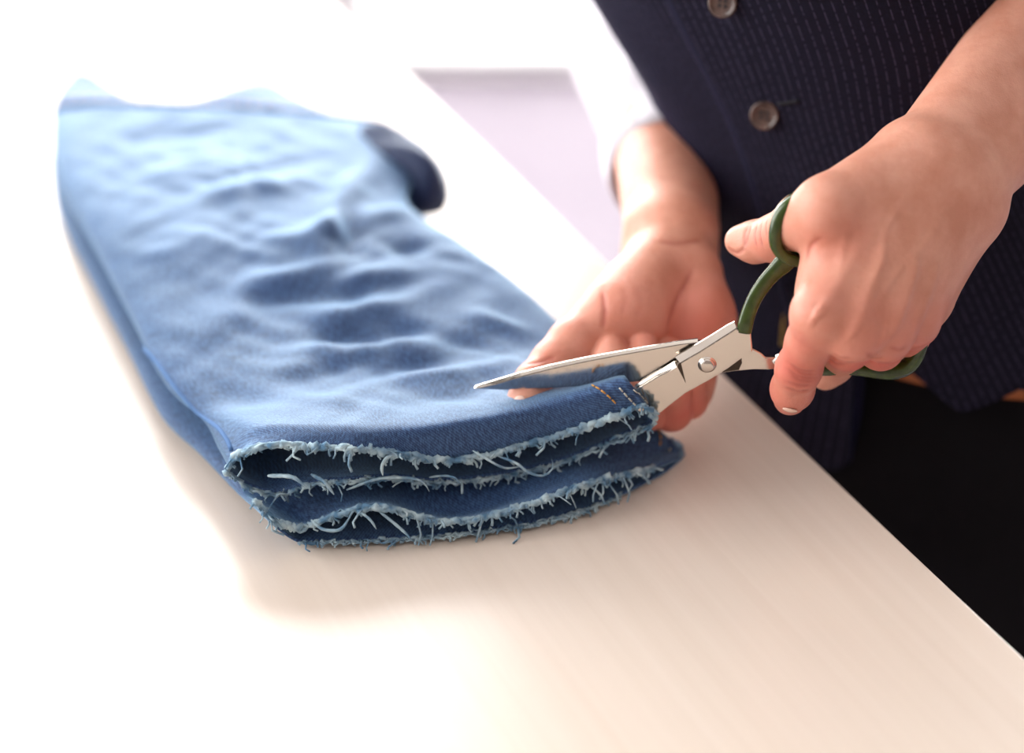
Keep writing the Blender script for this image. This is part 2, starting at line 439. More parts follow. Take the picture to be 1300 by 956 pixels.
L1 = [(287,596),(303,576),(345,563),(400,566),(450,568),(500,574),(560,582),(610,578),(660,565),(720,548),(780,527),(812,514),(830,522)]
CREST = [(296,580),(330,553),(400,549),(470,550),(540,546),(620,534),(700,516),(760,499),(795,488),(808,489)]
L2 = [(290,600),(318,618),(352,626),(400,613),(440,610),(500,606),(550,611),(620,606),(690,592),(740,576),(785,556),(812,545),(836,536)]
L3 = [(318,628),(350,660),(382,668),(420,655),(455,645),(490,643),(530,655),(570,661),(620,654),(680,636),(740,615),(800,600),(840,590),(868,578)]
LB = [(320,630),(348,653),(382,661),(420,649),(455,638),(490,636),(530,647),(570,652),(620,643),(680,620),(740,596),(800,582),(840,574),(868,568)]
def mids(rows): return [r[len(r)//2] for r in rows]
def build_leg(name, top_px, crest_px, bot_px, zc, hh, inset, offs, k0, wr_, front, p=2.6):
    rt = [cutrow(top_px, offs[0], front)] + [cutrow(crest_px, offs[1], front, crest=front)]
    rb = [cutrow(bot_px, offs[2], front)]
    if front:
        c2 = rt[1] + cn*.006; c2[:, 2] += .0006; rt.append(c2)
    for k in range(k0, len(LEFT)):
        rt.append(plan_row(k, zc[k], hh[k], 1, inset, p)); rb.append(plan_row(k, zc[k], hh[k], -1, inset, p))
    if front: rb.insert(1, rb[0]*.58 + rb[1]*.42)
    rb.insert(1, rb[0]*.72 + rb[1]*.28 if not front else rb[0]*.6 + rb[1]*.4)
    mt = mids(rt); sk = np.r_[0, np.cumsum([np.linalg.norm(mt[i+1] - mt[i]) for i in range(len(mt)-1)])]
    for r in rb:
        r[:, 2] = np.maximum(r[:, 2], .0012)
    ring, F, uv, s = leg_tube(rt, rb, sk, 110, wr_)
    o = fix_normals(mesh_obj(name, ring.reshape(-1, 3), F, M['denim'], jeans, uv=uv))
    sm = o.modifiers.new('cloth', 'SOLIDIFY'); sm.thickness = .0013; sm.offset = -1
    return o, ring
HLO = [.0095]*7 + [.009,.008,.007,.006]
upper, ring_u = build_leg('upper_leg', L1, CREST, L2, ZHI, HHI, .003, (.000, .009, .003), 1, True, True)
lower, ring_l = build_leg('lower_leg', L3, LB, L4, ZLO, HLO, .0, (-.001, .010, .000), 0, False, False)

def bvh_of(o):
    me = o.data; off = wpos(o) - np.array([0, 0, T])
    return BVHTree.FromPolygons([tuple(np.array(v.co[:]) + off) for v in me.vertices], [tuple(p.vertices) for p in me.polygons])
BV_U = bvh_of(upper); BV_L = bvh_of(lower)
def hit(bv, x, y, lift=0.0):
    r = unit(ray(x, y)); h = bv.ray_cast(Vector(EYE), Vector(r))
    if h[0] is None: return None, None
    n = np.array(h[1][:])
    if np.dot(n, r) > 0: n = -n
    return np.array(h[0][:]) + n*lift, n

# frayed raw edges: a ragged bleached lip plus loose threads along each of the four rims
def fray(name, rim, parent, n, seed, down=.6, rad=.0012, off=(0,0,0)):
    rg = np.random.default_rng(seed); m = MB(); rim = np.asarray(rim) + np.asarray(off)
    P = catmull(rim, 150); k = np.arange(150)
    for c in range(3):
        Q = P + rg.normal(0, .0005, P.shape); Q[:, 2] += .0004*np.sin(k*.9 + c*2) - .0003*c
        Q[:, 1] -= .0005*c
        m.tube(Q, list(np.clip(rad*.75 + rg.normal(0, rad*.30, 150), .0004, .003)), 5)
    out = -cn
    for i in range(n):
        j = rg.integers(2, 148); p = P[j]
        L = rg.uniform(.0016, .005) if rg.random() < .86 else rg.uniform(.006, .011)
        d = unit(out*rg.uniform(.2, 1) + np.array([0,0,-1])*rg.uniform(-.35, 1)*down + cdir*rg.normal(0, .7))
        g = np.array([0,0,-1])*L*rg.uniform(.1, .6); sd = cdir*rg.normal(0, .25)*L
        m.tube([p - d*.001, p + d*L*.4 + sd*.5, p + d*L*.75 + g*.5 + sd, p + d*L + g + sd*.3], rg.uniform(.00035, .0007), 4)
    m.v = [(x, y, max(z, .0006)) for x, y, z in m.v]
    return tag(m.build(name, M['fray'], parent), kind='stuff')
def rim_top(r): return r[0, :NTOP]
def rim_bot(r): return np.vstack([r[0, NTOP-1:], r[0, :1]])
fray('frayed_edge', rim_top(ring_u), upper, 150, 1, .7, .0016)
fray('frayed_edge', rim_bot(ring_u), upper, 100, 2, .8, .0010)
fray('frayed_edge', rim_top(ring_l)[:-5], lower, 150, 3, .8, .0014)
fray('frayed_edge', rim_bot(ring_l)[12:-8], lower, 50, 4, .2, .0007, (0, -.0006, .0012))
# the few long loose threads one can pick out
def thread(px, offs, r=.0007, par=None):
    xs, ov = (OX4, OV4) if par is not None else (OX1, OV1)
    P = catmull([PL(x, y, A0 + cn*(o_ + np.interp(x, xs, ov)), cn) for (x, y), o_ in zip(px, offs)], 14)
    m = MB(); m.tube(P, [r*.72*w for w in (.5,.8,1,.9,1.05,.9,1,1.1,.9,1,.85,.7,.5,.2)], 6); m.v = [(a, b, max(c, .0006)) for a, b, c in m.v]; m.build('loose_thread', M['fray'], par or upper)
thread([(500,578),(490,582),(485,592),(486,604)], [-.001,-.004,-.005,-.004], .0011)
thread([(440,622),(480,608),(520,607),(537,612),(545,624)], [.001,-.002,-.004,-.006,-.006], .0010)
thread([(545,606),(565,604),(578,607),(584,614)], [0,-.003,-.005,-.006], .0008)
thread([(630,578),(655,588),(672,600),(690,604),(702,594),(700,582)], [-.001,-.006,-.008,-.008,-.006,-.002], .0009)
thread([(600,572),(620,584),(640,594),(662,592)], [-.001,-.006,-.007,-.003], .0008)
thread([(748,616),(762,628),(768,641)], [-.002,-.006,-.008], .0008, lower)
thread([(722,622),(719,634)], [-.002,-.006], .0009, lower)
thread([(818,598),(817,608)], [-.002,-.006], .0010, lower)
thread([(480,648),(500,664),(518,680),(522,686)], [-.002,-.005,-.008,-.009], .0010, lower)
thread([(455,648),(470,660),(478,672)], [-.002,-.006,-.007], .0009, lower)
thread([(395,660),(410,672),(432,672),(445,655)], [-.001,-.006,-.007,-.004], .0011, lower)
thread([(340,604),(372,606),(388,618)], [-.002,-.006,-.007], .0014)
thread([(395,602),(412,612),(424,628)], [-.001,-.005,-.006], .0013)
thread([(266,530),(272,529),(281,527)], [.06,.058,.057], .0004)

# seams: a raised felled ridge and rows of stitches laid on the cloth
def seam(px, bv, mat, r, parent, name='seam_ridge', lift=.0004, n=60):
    pts = [hit(bv, x, y, lift)[0] for x, y in catmull(px, n)]; pts = [p for p in pts if p is not None]
    if len(pts) < 3: return
    m = MB(); m.tube(pts, r, 8, flat=((0,0,1), .55)); m.build(name, mat, parent)
def stitches(px, bv, mat, parent, pitch=.0034, r=.00042):
    pts = [hit(bv, x, y, .0005)[0] for x, y in catmull(px, 120)]; pts = [p for p in pts if p is not None]
    if len(pts) < 3: return
    P = np.array(pts); d = np.r_[0, np.cumsum(np.linalg.norm(np.diff(P, axis=0), axis=1))]
    m = MB(); s = 0.0
    while s + pitch*.72 < d[-1]:
        a, c, b = [np.array([np.interp(q, d, P[:, j]) for j in range(3)]) for q in (s, s + pitch*.36, s + pitch*.72)]
        c = c + np.array([0, -.00015, .0002]); m.tube([a, c, b], r, 5); s += pitch
    tag(m.build('stitching', mat, parent), kind='stuff')
seam([(130,346),(152,390),(176,430),(202,464),(226,496),(249,521),(264,533),(279,545),(290,560),(295,572)], BV_U, M['denim_seam'], .0012, upper)
stitches([(752,490),(768,499),(786,516)], BV_U, M['gold'], upper)
stitches([(786,492),(800,507),(815,523)], BV_U, M['pale'], upper)
stitches([(804,494),(816,507),(826,519)], BV_U, M['pale'], upper, .004, .0003)
stitches([(836,546),(838,559),(835,572)], BV_L, M['gold'], lower)
stitches([(851,552),(852,563),(849,574)], BV_L, M['pale'], lower)
# waistband: a doubled strip along the waist with gold topstitching
wb = ring_u[-12:, :]
def waistband():
    nr, nc = wb.shape[:2]; c = wb.mean(axis=1, keepdims=True); v = c + (wb - c)*1.012
    v[..., 2] = c[..., 2] + (wb - c)[..., 2]*1.18
    F = [(i*nc + k, (i+1)*nc + k, (i+1)*nc + (k+1) % nc, i*nc + (k+1) % nc) for i in range(nr-1) for k in range(nc)]
    uv = np.stack(np.meshgrid(np.arange(nc)*.004, np.arange(nr)*.004), -1).reshape(-1, 2)
    o = fix_normals(mesh_obj('waistband', v.reshape(-1, 3), F, M['denim_waist'], jeans, uv=uv))
    s_ = o.modifiers.new('cloth', 'SOLIDIFY'); s_.thickness = .0022
    m = MB()
    for row in (1, nr-2):
        for k in range(2, NTOP-2, 2): m.tube([v[row, k] + [0,0,.0014], v[row, k+1] + [0,0,.0014]], .0005, 5)
    tag(m.build('stitching', M['gold'], o), kind='stuff')
waistband()
# the fork where the two legs meet folds up into a dark puckered lump
def fork_fold():
    ctr = G(506, 216, .026); n = 40; k = 18; V = []; 
    ax = unit(G(540, 246, .03) - G(476, 182, .03))
    pr = np.array([-ax[1], ax[0], 0])
    for i in range(n):
        s_ = i/(n-1)*2 - 1; w = math.sqrt(max(1 - s_*s_, .0))**.7
        c = ctr + ax*s_*.040 + pr*(.006*math.sin(2.2*s_))
        for j in range(k):
            q = 2*math.pi*j/k; rr = 1 + .12*math.sin(3*q + 4*s_)
            V.append(c + pr*math.cos(q)*.016*w*rr + np.array([0,0,1])*(math.sin(q)*.024*w*rr - .001))
    F = [(i*k + j, (i+1)*k + j, (i+1)*k + (j+1) % k, i*k + (j+1) % k) for i in range(n-1) for j in range(k)]
    uv = [(j*.004, i*.002) for i in range(n) for j in range(k)]
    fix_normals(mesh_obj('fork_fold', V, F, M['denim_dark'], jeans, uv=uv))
fork_fold()

# ---------------------------------------------------------------- the scissors
PV = (898, 457)
def SD(x, y): return .911 - 2.09e-5*(x - 600) + 2.2e-4*(max(y, 408) - 495) + 1.05e-4*(min(y, 408) - 408)
def S(x, y, off=0.0): return W(x, y, SD(x, y)) + SN*off
SN = np.zeros(3)
_a, _b, _c = S(600, 495), S(1100, 470), S(900, 410)
SN = unit(np.cross(_b - _a, _c - _a))
if np.dot(SN, FWD) > 0: SN = -SN                       # towards the camera
pvt = S(*PV)
sciss = empty('tailor_scissors', (pvt[0], pvt[1], .03))
tag(sciss, 'steel tailor scissors with green painted handles cutting into the denim', 'scissors')
def plate(name, px, o0, o1, mat, parent, bev=.0006, n=None):
    """flat outline with thickness from offset o0 (back) to o1 (front), edges bevelled"""
    P = [S(x, y) for x, y in px]; k = len(P)
    bm = bmesh.new()
    f = bm.faces.new([bm.verts.new(p + SN*o1) for p in P])
    r = bmesh.ops.extrude_face_region(bm, geom=[f])
    for e in r['geom']:
        if isinstance(e, bmesh.types.BMVert): e.co += Vector(SN*(o0 - o1))
    bmesh.ops.recalc_face_normals(bm, faces=bm.faces)
    if bev: bmesh.ops.bevel(bm, geom=list(bm.edges), offset=bev, segments=2, affect='EDGES', profile=.5)
    vs_ = [v.co[:] for v in bm.verts]; fs = [[v.index for v in q.verts] for q in bm.faces] if not bm.verts.index_update() else 0
    bm.free()
    return fix_normals(mesh_obj(name, vs_, fs, mat, parent, smooth=False))
# blade with the long visible face (its tang runs on to the finger bow)
bA = plate('blade', [(601,494.7),(627,488.6),(661,478.4),(701,468.6),(746,459.1),(790,450.9),(830,443.8),(862,438.2),(885,435),(905,437),(930,440),
            (946,441),(958,445),(967,450),(972,455),(985,455),(990,452),(990,469),(975,470.5),(958,470),(935,472),(912,475),(898,479),(880,480),(850,482),(806,486),(760,490),(700,494),(640,496.3)],
      -.0030, -.0006, M['steel'], sciss, .0005)
# spine of that blade: a separate ground bevel that catches the light
def strip(name, px_a, px_b, oa, ob, mat, parent):
    A = [S(x, y, oa) for x, y in px_a]; B = [S(x, y, ob) for x, y in px_b]; k = len(A)
    V = A + B + [p - SN*.0006 for p in A] + [p - SN*.0006 for p in B]
    F = [(i, i+1, k+i+1, k+i) for i in range(k-1)] + [(2*k+i, 3*k+i, 3*k+i+1, 2*k+i+1) for i in range(k-1)]
    F += [(i, 2*k+i, 2*k+i+1, i+1) for i in range(k-1)] + [(k+i, k+i+1, 3*k+i+1, 3*k+i) for i in range(k-1)]
    F += [(0, k, 3*k, 2*k), (k-1, 3*k-1, 4*k-1, 2*k-1)]
    return fix_normals(mesh_obj(name, V, F, mat, parent, smooth=False))
sa = [(603,493.2),(625,486.6),(660,476),(700,466),(745,456.5),(790,448.5),(830,441.5),(862,436),(886,433)]
sb = [(606,493.6),(627,488.4),(661,478.2),(701,468.4),(746,458.9),(790,450.7),(830,443.6),(862,438),(886,435)]
strip('spine_bevel', sa, sb, -.0020, -.0006, M['steel'], bA)
# front blade with the screw (its tang runs up to the thumb bow)
bB = plate('blade', [(941,416),(953,418),(955,441),(945,447),(925,462),(901,477),(870,494),(838,519),(826,520),(806,517),(790,508),(796,497),
            (808,488.5),(835,472),(857,461),(863,455.4),(875,448.4),(889,440.4),(907,428.9),(925,417.4),(934,411.4)],
      -.0003, .0036, M['steel'], sciss, .0006)
strip('spine_bevel', [(857,451),(870,443.5),(886,433.5),(905,422),(924,410),(932,406)], [(863,455),(875,448),(889,440),(907,428.5),(925,417),(934,411)], .0016, .0036, M['steel'], bB)
strip('spine_bevel', [(806,488),(834,471),(856,457)], [(809,491.5),(836,475),(858,461)], .0010, .0036, M['steel'], bB)
plate('ground_notch', [(859,459),(864,454.5),(870.5,481)], .0030, .00375, M['mark'], bB, 0)
plate('stop_block', [(916,471),(939,452.5),(942,459),(938,468)], -.0006, .0012, M['mark'], bA, .0002)
# pivot screw: domed head in a shallow ring
def screw():
    c = S(897.5, 457.5, .0034); ex = unit(np.cross(SN, UPV)); ey = np.cross(SN, ex); V = []; F = []; n = 28
    prof = [(.0042,0),(.0042,.0003),(.0036,.0004),(.0035,.0009),(.0032,.0015),(.0024,.0020),(.0012,.0023),(.00001,.0024)]
    for r, h in prof:
        for k in range(n): q = 2*math.pi*k/n; V.append(c + (ex*math.cos(q) + ey*math.sin(q))*r + SN*h)
    F = [(i*n + k, i*n + (k+1) % n, (i+1)*n + (k+1) % n, (i+1)*n + k) for i in range(len(prof)-1) for k in range(n)]
    fix_normals(mesh_obj('pivot_screw', V, F, M['steel'], sciss))
screw()
def sweep(name, px, rad, flat, mat, parent, off=0.0, n=10, closed=False, offs=None):
    P = catmull([(x, y) for x, y in px], 72, closed)
    r = catmull([(i, a) for i, a in enumerate(rad)], 72)[:, 1] if not np.isscalar(rad) else np.full(72, rad)
    o_ = np.full(72, off) if offs is None else np.interp(np.linspace(0, 1, 72), np.linspace(0, 1, len(offs)), offs)
    P3 = [S(x, y, o) for (x, y), o in zip(P, o_)]
    V = []
    for i in range(72):
        a = P3[(i-1) % 72] if closed else P3[max(i-1, 0)]; b = P3[(i+1) % 72] if closed else P3[min(i+1, 71)]
        t = unit(b - a); s_ = unit(np.cross(t, SN)); q_ = np.cross(s_, t)
        for k in range(n):
            q = 2*math.pi*k/n; cs, sn_ = math.cos(q), math.sin(q)
            cs = math.copysign(abs(cs)**.75, cs); sn_ = math.copysign(abs(sn_)**.75, sn_)
            V.append(P3[i] + s_*cs*r[i] + q_*sn_*(r[i]*flat if np.isscalar(flat) else flat[i]))
    m_ = 72 if closed else 71
    F = [(i*n + k, i*n + (k+1) % n, ((i+1) % 72)*n + (k+1) % n, ((i+1) % 72)*n + k) for i in range(m_) for k in range(n)]
    if not closed: F += [tuple(range(n))[::-1], tuple(71*n + k for k in range(n))]
    return fix_normals(mesh_obj(name, V, F, mat, parent))
hT = sweep('thumb_handle', [(944,418),(949,398),(958,376),(972,355),(988,338),(1002,326),(1016,321)], [.0036,.0034,.0034,.0036,.0038,.0046,.0030], .62, M['green'], sciss, .0018, 14)
sweep('thumb_bow', [(984,300),(983,276),(991,255),(1008,241),(1034,233),(1060,244),(1076,266),(1074,294),(1056,316),(1030,326),(1006,322),(992,313)],
      [.0029]*4 + [.0026]*8, 1.2, M['green'], hT, 0, 12, True, [.008,.010,.010,.009,.006,-.001,-.004,-.004,-.002,.001,.004,.006,.008])
hF = sweep('finger_handle', [(984,463),(996,455),(1012,448),(1030,450),(1048,462)], [.0024,.0023,.0024,.0028,.0030], .8, M['steel'], sciss, -.0012, 12)
sweep('finger_bow', [(1018,462),(1042,470),(1072,469),(1105,471),(1135,472),(1153,466),(1166,450),(1171,430),(1160,416),(1135,412),(1100,414),(1060,422),(1030,436),(1014,450)],
      [.0026,.0026,.0026,.0030,.0036,.0034,.0028,.0026,.0026,.0026,.0026,.0026,.0026,.0026], 1.2, M['green'], hF, -.001, 12, True)

# ---------------------------------------------------------------- the person: one continuous skin surface from smoothly joined limbs
def smin(a, b, k):
    h = np.clip(.5 + .5*(b - a)/k, 0, 1); return b + (a - b)*h - k*h*(1 - h)
def cone(p, a, b, ra, rb):
    ab = b - a; t = np.clip(((p - a) @ ab)/(ab @ ab), 0, 1)
    return np.linalg.norm(p - a - t[:, None]*ab, axis=1) - (ra + (rb - ra)*t)
def ellip(p, c, R, r):
    q = (p - c) @ R.T; k0 = np.linalg.norm(q/r, axis=1); k1 = np.linalg.norm(q/(r*r), axis=1)
    return k0*(k0 - 1)/np.maximum(k1, 1e-6)
class Limb:
    """palm / arm primitives joined with k; each finger joined to the palm at its root only"""
    def __init__(s): s.core = []; s.fing = []; s.cut = []; s.pts = []
    def c(s, a, b, ra, rb, k=.010): s.core.append(('c', np.array(a), np.array(b), ra, rb, k)); s.pts += [(a, ra), (b, rb)]
    def e(s, c, axes, r, k=.010): s.core.append(('e', np.array(c), np.array(axes), np.array(r), None, k)); s.pts.append((c, max(r)))
    def finger(s, joints, rads, k=.0035, root_k=.009, reach=.026):
        s.fing.append(([np.array(j) for j in joints], rads, k, root_k, reach)); s.pts += list(zip(joints, rads))
    def crease(s, a, b, r=.0008): s.cut.append((np.array(a), np.array(b), r))
    def bound(s):
        P = np.array([p for p, r in s.pts]); c = (P.min(0) + P.max(0))/2
        return c, max(np.linalg.norm(np.array(p) - c) + r for p, r in s.pts)
    def __call__(s, p, ctr=None, rad=0.0):
        d = None; core = s.core; fing = s.fing; cut = s.cut
        if ctr is not None:                                  # far primitives cannot change this block
            c1 = ctr[None]
            dd = [(cone(c1, q[1], q[2], q[3], q[4]) if q[0] == 'c' else ellip(c1, q[1], q[2], q[3]))[0] for q in core]
            mn = min(dd); core = [q for q, e in zip(core, dd) if e < mn + 2*rad + q[5]*1.5 or e < 2.2*rad]
            fing = [f for f in fing if min(np.linalg.norm(ctr - (f[0][i] + (f[0][i+1] - f[0][i])*u)) for i in range(len(f[0])-1) for u in (0, .5, 1)) < .02 + 2*rad]
            cut = [q for q in cut if np.linalg.norm(ctr - (q[0] + q[1])/2) < rad + np.linalg.norm(q[0] - q[1])/2 + .006]
        for typ, a, b, r0, r1, k in core:
            q = cone(p, a, b, r0, r1) if typ == 'c' else ellip(p, a, b, r0)
            d = q if d is None else smin(d, q, k)
        out = d
        for J, R, k, rk, reach in fing:
            f = None
            for i in range(len(J)-1):
                q = cone(p, J[i], J[i+1], R[i], R[i+1]); f = q if f is None else smin(f, q, k)
            kk = .0012 + rk*np.clip(1 - np.linalg.norm(p - J[0], axis=1)/reach, 0, 1)
            h = np.clip(.5 + .5*(f - d)/kk, 0, 1); D = f + (d - f)*h - kk*h*(1 - h)
            out = np.minimum(out, D)
        for a, b, r in cut:
            out = -smin(-out, cone(p, a, b, r, r), .0016)
        return out

def sdf_mesh(parts, h, nb=14, join=.012):
    bounds = [q.bound() for q in parts]
    lo = np.min([c - r for c, r in bounds], axis=0) - .01; hi = np.max([c + r for c, r in bounds], axis=0) + .01
    B = nb*h; nbk = np.ceil((hi - lo)/B).astype(int)
    gi = np.stack(np.meshgrid(*[np.arange(n) for n in nbk], indexing='ij'), -1).reshape(-1, 3)
    ctr = lo + (gi + .5)*B
    D = np.full((len(parts), len(gi)), 1.0)
    for k, (q, (c, r)) in enumerate(zip(parts, bounds)):
        near = np.linalg.norm(ctr - c, axis=1) < r + 2.0*B
        if near.any(): D[k, near] = q(ctr[near])
    act = np.where(D.min(0) < B*1.1)[0]
    act = act[np.abs(D[:, act]).min(0) < B*1.1]
    ofs = np.stack(np.meshgrid(*[np.arange(nb+1)]*3, indexing='ij'), -1).reshape(-1, 3)
    N = nbk*nb + 4
    key = lambda c: (c[:, 0]*N[1] + c[:, 1])*N[2] + c[:, 2]
    VK = []; VP = []; QK = []; QF = []
    cub = np.array([[i, j, k] for i in (0,1) for j in (0,1) for k in (0,1)])
    eds = [(a, b) for a in range(8) for b in range(a+1, 8) if np.abs(cub[a] - cub[b]).sum() == 1]
    for bi in act:
        g0 = gi[bi]*nb; P = lo + (g0 + ofs)*h; d = None
        for k, q in enumerate(parts):
            if D[k, bi] < B*1.6:
                e = q(P, lo + (g0 + nb/2)*h, B*.87); d = e if d is None else smin(d, e, join)
        d = d.reshape((nb+1,)*3); s = d < 0
        if s.all() or not s.any(): continue
        v = np.stack([d[i:i+nb, j:j+nb, k:k+nb] for i, j, k in cub], -1); sg = v < 0
        cells = np.argwhere(sg.any(-1) & ~sg.all(-1)); vv = v[tuple(cells.T)]
        acc = np.zeros((len(cells), 3)); cnt = np.zeros(len(cells))
        for a, b in eds:
            x, y = vv[:, a], vv[:, b]; c = (x < 0) != (y < 0)
            t = np.where(c, x/np.where(c, x - y, 1), 0)
            acc += np.where(c[:, None], cub[a] + t[:, None]*(cub[b] - cub[a]), 0); cnt += c
        VK.append(key(cells + g0 + 2)); VP.append(lo + (cells + g0 + acc/cnt[:, None])*h)
        for ax in range(3):
            o1, o2 = (ax+1) % 3, (ax+2) % 3
            sl0 = [slice(0, nb)]*3; sl1 = [slice(0, nb)]*3; sl1[ax] = slice(1, nb+1)
            a = s[tuple(sl0)]; b = s[tuple(sl1)]; e = np.argwhere(a != b)
            if not len(e): continue
            flip = a[tuple(e.T)]; e = e + g0 + 2
            u1 = np.zeros(3, int); u1[o1] = 1; u2 = np.zeros(3, int); u2[o2] = 1
            q = np.stack([key(e - u1 - u2), key(e - u2), key(e), key(e - u1)], -1)
            q[~flip] = q[~flip][:, ::-1]; QF.append(q)
    VK = np.concatenate(VK); VP = np.concatenate(VP); Q = np.concatenate(QF)
    o = np.argsort(VK); VK = VK[o]; VP = VP[o]
    ix = np.clip(np.searchsorted(VK, Q), 0, len(VK)-1); ok = (VK[ix] == Q).all(1)
    return VP, ix[ok]

# --- hand holding the scissors (seen on the back)
SH = Limb()
wr_ = W(1196, 212, .885); elb = W(1490, -110, 1.02)
SH.c(W(1178, 197, .880), W(1420, -95, 1.00), .0185, .030, .012)
SH.c(W(1226, 236, .884), W(1510, -60, 1.02), .0165, .032, .020)
SH.c(elb, W(1330, 40, .95), .040, .030, .025)
SH.e(W(1250, 268, .885), np.eye(3), (.0085,.0085,.0085), .010)                      # ulna head
MC = {'i': W(1041, 399, .848), 'm': W(1083, 421, .852), 'r': W(1124, 424, .862), 'p': W(1160, 408, .876)}
SH.c(W(1172, 216, .876), MC['i'], .0165, .0112, .012)
SH.c(W(1186, 220, .876), MC['m'], .0165, .0112, .012)
SH.c(W(1200, 226, .880), MC['r'], .0165, .0108, .012)
SH.c(W(1214, 240, .884), MC['p'], .0165, .0100, .012)
SH.c(W(1200, 285, .895), W(1172, 372, .897), .020, .0145, .014)                     # outer heel of the hand
SH.c(W(1110, 330, .888), W(1135, 390, .893), .018, .016, .016)                     # palm body
# thumb root and web
TM = W(1050, 264, .852)
SH.c(W(1150, 214, .874), TM, .0185, .0135, .012)
SH.c(W(1062, 292, .862), W(1050, 372, .862), .0115, .0120, .014)
SH.c(W(1090, 290, .868), W(1070, 360, .868), .0150, .0140, .014)
# extensor tendons that stand up under the skin
SH.c(W(1150, 300, .8605), W(1126, 412, .8515), .0026, .0030, .007)
SH.c(W(1118, 300, .8560), W(1086, 405, .8415), .0022, .0024, .008)
for q, r in (('i', .0105), ('m', .0105), ('r', .0100), ('p', .0090)):
    SH.e(MC[q] - FWD*.0018, np.eye(3), (r,)*3, .006)
SH.finger([TM, W(1020, 281, .866), W(987, 302, .894), W(958, 307, .906), W(940, 306, .910)], [.0130, .0122, .0106, .0093, .0072], .004, .010, .03)
SH.finger([MC['i'], W(1028, 434, .862), W(1014, 468, .876), W(1006, 494, .888), W(1003, 506, .900)], [.0112, .0100, .0097, .0092, .0076], .004, .008, .024)
SH.finger([MC['m'], W(1076, 440, .872), W(1068, 450, .900), W(1058, 463, .915), W(1048, 475, .920)], [.0108, .0100, .0094, .0085, .0075], .004, .008, .024)
SH.finger([MC['r'], W(1118, 441, .880), W(1112, 446, .908), W(1098, 446, .925), W(1084, 444, .925)], [.0104, .0096, .0090, .0082, .0072], .004, .008, .024)
SH.finger([MC['p'], W(1154, 427, .892), W(1150, 432, .914), W(1136, 436, .928), W(1122, 436, .930)], [.0094, .0086, .0080, .0072, .0062], .004, .008, .022)

# --- hand steadying the denim (seen on the palm)
PH = Limb()
PH.c(W(840, 290, 1.000), W(812, -20, 1.225), .0180, .029, .012)
PH.c(W(866, 290, 1.010), W(842, -20, 1.240), .0175, .029, .020)
PH.c(W(854, 300, .990), W(852, 330, .982), .0215, .021, .012)
PH.c(W(826, -40, 1.25), W(832, 60, 1.175), .028, .028, .025)
PM = {'i': W(792, 484, .964), 'm': W(822, 498, .966), 'r': W(850, 502, .966), 'p': W(874, 494, .966)}
for q, (x, y, d) in zip('imrp', ((832,338,.992),(842,338,.995),(855,340,.997),(866,345,.998))):
    PH.c(W(x, y, d), PM[q], .0150, .0115, .012)
PH.c(W(832, 350, .968), W(800, 402, .950), .0175, .0205, .010)                     # ball of the thumb
PH.c(W(878, 352, .972), W(886, 405, .960), .0155, .0165, .008)                     # heel of the hand
PH.c(W(886, 405, .960), W(876, 470, .957), .0165, .0125, .010)
PTM = W(764, 418, .947)
PH.c(W(810, 376, .960), PTM, .0175, .0150, .012)
PH.finger([PTM, W(730, 438, .938), W(705, 462, .932), W(681, 488, .923), W(667, 507, .917)], [.0150, .0128, .0112, .0104, .0086], .004, .010, .03)
PH.finger([PM['i'], W(782, 505, .935), W(776, 492, .928), W(775, 462, .927), W(776, 446, .930)], [.0112, .0098, .0092, .0086, .0080], .004, .007, .02)
PH.finger([PM['m'], W(824, 518, .940), W(820, 498, .930), W(817, 462, .930), W(817, 443, .934)], [.0112, .0100, .0094, .0086, .0078], .004, .007, .02)
PH.finger([PM['r'], W(852, 520, .943), W(852, 498, .935), W(850, 460, .938), W(849, 448, .942)], [.0108, .0098, .0090, .0082, .0075], .004, .007, .02)
PH.finger([PM['p'], W(874, 508, .948), W(873, 488, .941), W(870, 462, .943), W(869, 452, .946)], [.0098, .0086, .0080, .0072, .0066], .004, .007, .02)

# --- shoulders and chest, under the clothes
PHI = math.radians(35)
BN = np.array([-math.sin(PHI), -math.cos(PHI), 0]); BL = np.array([math.cos(PHI), -math.sin(PHI), 0])   # forward, and to his left
LEAN = np.array([-.426, .175, 0])
C0 = np.array([.232, .949, 0])
def axis(z): return C0 + (LEAN*min(z, .21) + np.array([.06, .10, 0])*max(z - .21, 0) if z > 0 else 0) + np.array([0, 0, z])
TB = Limb()
shR = axis(.44) - BL*.165; shL = axis(.44) + BL*.165
TB.c(axis(-.02) - BN*.01, axis(.34) - BN*.01, .030, .034, .03)
TB.c(shR, shL, .034, .034, .03); TB.c(axis(.44), axis(.53) + BN*.02, .045, .045, .03)
elbR = W(818, -45, 1.255)
TB.c(shR, elbR, .028, .028, .03); TB.c(shL, elb, .028, .030, .03)
BV, BF = sdf_mesh([SH, PH, TB], .00105)
person = mesh_obj('person', BV, BF, M['skin'], None, (C0[0], C0[1], -T))
tag(person, 'person in navy pinstripe waistcoat cutting denim with green-handled scissors', 'person')
fl = np.zeros(len(BV))
